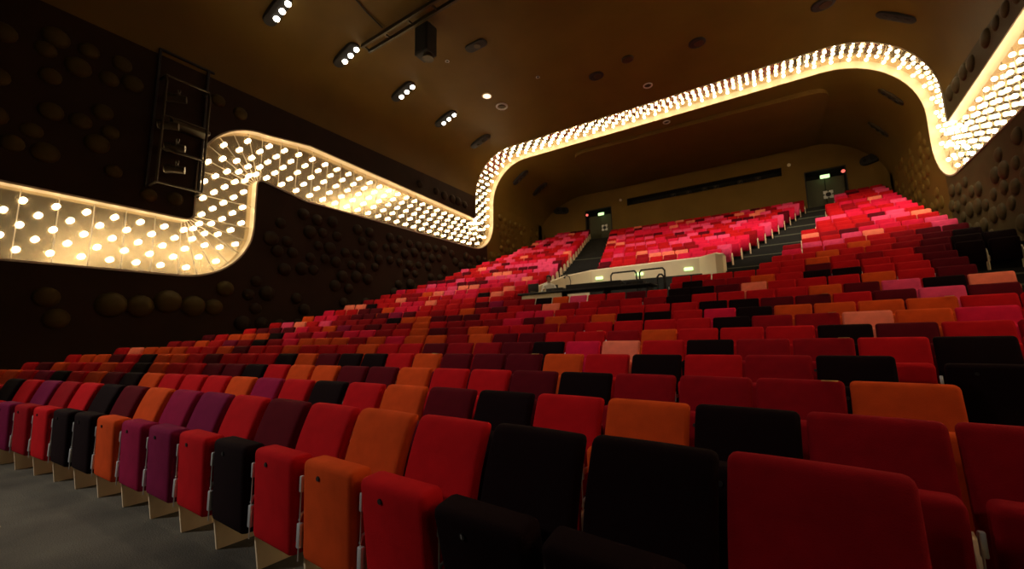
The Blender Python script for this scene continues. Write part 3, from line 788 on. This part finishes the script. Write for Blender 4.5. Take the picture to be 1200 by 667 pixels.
# people at the desk: one continuous skinned body each
def person(x, y, z, shirt, label, turn):
    root = thing('person', label, 'person', (x, y, z), turn)
    J = {'pelvis': (0, 0, .50), 'belly': (0, 0, .66), 'chest': (0, -.03, .86), 'neckb': (0, -.04, 1.01), 'neck': (0, -.06, 1.08), 'head': (0, -.09, 1.17), 'crown': (0, -.09, 1.27)}
    E_ = [('pelvis', 'belly'), ('belly', 'chest'), ('chest', 'neckb'), ('neckb', 'neck'), ('neck', 'head'), ('head', 'crown')]
    Rr = {'pelvis': (.15, .11), 'belly': (.14, .10), 'chest': (.15, .11), 'neckb': (.09, .07), 'neck': (.05, .05), 'head': (.076, .088), 'crown': (.06, .07)}
    for s in (-1, 1):
        q = 'L' if s < 0 else 'R'
        J.update({q + 'sh': (s * .19, -.03, .95), q + 'el': (s * .25, -.14, .70), q + 'wr': (s * .15, -.38, .76), q + 'pa': (s * .13, -.44, .765),
                  q + 'hip': (s * .10, -.06, .48), q + 'kn': (s * .13, -.46, .50), q + 'an': (s * .13, -.42, .08), q + 'to': (s * .14, -.58, .04)})
        E_ += [('chest', q + 'sh'), (q + 'sh', q + 'el'), (q + 'el', q + 'wr'), (q + 'wr', q + 'pa'), ('pelvis', q + 'hip'), (q + 'hip', q + 'kn'), (q + 'kn', q + 'an'), (q + 'an', q + 'to')]
        Rr.update({q + 'sh': (.06, .06), q + 'el': (.043, .043), q + 'wr': (.027, .022), q + 'pa': (.038, .016), q + 'hip': (.09, .09), q + 'kn': (.06, .06), q + 'an': (.038, .038), q + 'to': (.04, .025)})
        for fi in range(5):
            off = -.034 + fi * .017; ln = (.055, .07, .078, .07, .05)[fi] if fi else .05
            b0 = (s * .13 + off * 1.1, -.47, .765); b1 = (s * .13 + off * 1.3, -.47 - ln * .6, .762); b2 = (s * .13 + off * 1.35, -.47 - ln, .745)
            if fi == (0 if s > 0 else 4): b0, b1, b2 = (s * .13 - s * .045, -.43, .765), (s * .13 - s * .07, -.455, .76), (s * .13 - s * .075, -.485, .752)
            for j_, bb_ in enumerate((b0, b1, b2)):
                J['%sf%d%d' % (q, fi, j_)] = bb_; Rr['%sf%d%d' % (q, fi, j_)] = (.0095 - j_ * .001,) * 2
            E_ += [(q + 'pa', '%sf%d0' % (q, fi)), ('%sf%d0' % (q, fi), '%sf%d1' % (q, fi)), ('%sf%d1' % (q, fi), '%sf%d2' % (q, fi))]
    keys = list(J); me = bpy.data.meshes.new('body'); me.from_pydata([J[k_] for k_ in keys], [(keys.index(a), keys.index(b)) for a, b in E_], [])
    o = bpy.data.objects.new('tmp', me); C.objects.link(o)
    sk = o.modifiers.new('Skin', 'SKIN'); sk.use_smooth_shade = True
    for i, k_ in enumerate(keys): me.skin_vertices[0].data[i].radius = Rr[k_]; me.skin_vertices[0].data[i].use_root = (k_ == 'pelvis')
    sb = o.modifiers.new('Sub', 'SUBSURF'); sb.levels = sb.render_levels = 1
    m2 = bpy.data.meshes.new_from_object(o.evaluated_get(bpy.context.evaluated_depsgraph_get()))
    bpy.data.objects.remove(o)
    m2.materials.clear()
    for mm in (M_skin, shirt, M_jeans): m2.materials.append(mm)
    for p in m2.polygons:
        c = p.center; p.use_smooth = True
        if c.z > 1.03 or (c.y < -.36 and .70 < c.z < .82): p.material_index = 0
        elif c.z > .60 or (c.y > -.02 and c.z > .56): p.material_index = 1
        else: p.material_index = 2
    link('body', m2, root)
    bm = bmesh.new(); vs_ = ball(bm, (0, -.075, 1.215), .105, 16, 10, (.88, 1.05, 1.02))
    kill = [v for v in bm.verts if v.co.y < -.135 and v.co.z < 1.25]; bmesh.ops.delete(bm, geom=kill, context='VERTS')
    obj('hair', bm, M_hair, root)
    bm = bmesh.new(); ball(bm, (0, -.182, 1.175), .016, 8, 5, (.8, 1.2, 1.3)); obj('nose', bm, M_skin, root)
    bm = bmesh.new()
    for s in (-1, 1): ball(bm, (s * .03, -.168, 1.20), .009, 8, 5)
    obj('eyes', bm, M_black, root)
    bm = bmesh.new(); box(bm, (0, -.170, 1.135), (.04, .012, .008), .003, 1); obj('mouth', bm, mat('lips', (.3, .1, .08), .5), root)
    bm = bmesh.new()
    for s in (-1, 1): ball(bm, (s * .088, -.08, 1.18), .022, 8, 5, (.4, .8, 1.2))
    obj('ears', bm, M_skin, root)
    return root
def stool(x, y, label):
    t = thing('office_chair', label, 'chair', (x, y, 2.2)); t.scale = (1, 1, 1.42)
    bm = bmesh.new(); box(bm, (0, 0, .37), (.44, .42, .07), .03, 2); obj('seat', bm, M_black, t)
    bm = bmesh.new(); box(bm, (0, .22, .66), (.40, .05, .34), .02, 2); obj('backrest', bm, M_black, t)
    bm = bmesh.new(); cyl(bm, (0, 0, .05), (0, 0, .34), .03, 10)
    box(bm, (0, .235, .44), (.05, .03, .2)); obj('post', bm, M_dmetal, t)
    bm = bmesh.new()
    for a in range(5): q = a * 2 * PI / 5; tube(bm, [(0, 0, .07), (.26 * math.cos(q), .26 * math.sin(q), .03)], .02, 6)
    obj('base', bm, M_dmetal, t)
person(-6.95, 13.14, 2.38, M_shirt, 'person in a white shirt with dark hair seated at the control desk', .35)
stool(-6.95, 13.22, 'black office chair under the person in the white shirt')
# ---------------------------------------------------------------- lights
def lamp(name, kind, loc, target, energy, col, size=.5, spot=1.2, blend=.6):
    l = bpy.data.lights.new(name, kind); l.energy = energy; l.color = col
    if kind == 'AREA': l.size = size
    elif kind == 'SPOT': l.spot_size = spot; l.spot_blend = blend; l.shadow_soft_size = size
    else: l.shadow_soft_size = size
    o = bpy.data.objects.new(name, l); C.objects.link(o); o.location = loc
    o.rotation_euler = (Vector(target) - Vector(loc)).to_track_quat('-Z', 'Y').to_euler(); return o
for y in (6.15, 8.75, 11.6, 14.35): lamp('fixture_beam', 'SPOT', (-13.0, y - .1, 12.0), (-10.5, y + 1.5, 2.5), 260, (1, .84, .62), .15, 1.5, .8)
# first spot serves the lit round lamp; the others are added fill light
for x, y, tx, ty, tz, e in ((-10.45, 14.2, -10.4, 16, 4, 1200), (-5.7, 15.6, -5, 19, 5, 1250), (-1.8, 15.9, 0, 20, 5, 1250), (2.1, 16.3, 2.5, 20, 5.5, 1400),
                       (-7, 4, -6.5, 5, 1, 520), (-1, 6.5, -.5, 8.0, 1, 300)):
    lamp('house_and_fill_spot', 'SPOT', (x, y, 12.3), (tx, ty, tz), e, (1, .80, .60), .25, 1.7, .9)
lamp('stage_work_light', 'SPOT', (-11, -6, 6.5), (-5.0, 1.4, .4), 2500, (1, .90, .80), .5, .75, 1.0)
lamp('bay_fill_spot', 'SPOT', (-4.6, 8.5, 12.3), (-4.6, 15.4, 3.6), 2200, (1, .86, .66), .12, .56, .8)  # added spot without a fixture, brightens the cream parapet

w = bpy.data.worlds.new('World'); bpy.context.scene.world = w; w.use_nodes = True
w.node_tree.nodes['Background'].inputs[0].default_value = (.05, .035, .025, 1); w.node_tree.nodes['Background'].inputs[1].default_value = .05

# ---------------------------------------------------------------- camera
f, pi_, ro, ya = 483.2, .1345, -.0164, .5773
hh = Vector((-math.sin(ya), math.cos(ya), 0)); r_ = Vector((math.cos(ya), math.sin(ya), 0)); z_ = Vector((0, 0, 1))
fw = hh * math.cos(pi_) + z_ * math.sin(pi_); up = -hh * math.sin(pi_) + z_ * math.cos(pi_)
rt = r_ * math.cos(ro) + up * math.sin(ro); up2 = up * math.cos(ro) - r_ * math.sin(ro)
cam = bpy.data.cameras.new('Camera'); co = bpy.data.objects.new('Camera', cam); C.objects.link(co)
cam.sensor_width = 36; cam.lens = f / 1200 * 36; cam.clip_start = .02; cam.clip_end = 200
co.matrix_world = Matrix.Translation(CAM) @ Matrix((rt, up2, -fw)).transposed().to_4x4()
cam.dof.use_dof = True; cam.dof.focus_distance = 2.2; cam.dof.aperture_fstop = 3.2
sc = bpy.context.scene; sc.camera = co
sc.view_settings.view_transform = 'Standard'; sc.view_settings.look = 'None'; sc.view_settings.gamma = 1; sc.view_settings.exposure = 0
sc.view_settings.use_curve_mapping = False
sc.cycles.use_denoising = True; sc.cycles.max_bounces = 6; sc.cycles.sample_clamp_indirect = 6
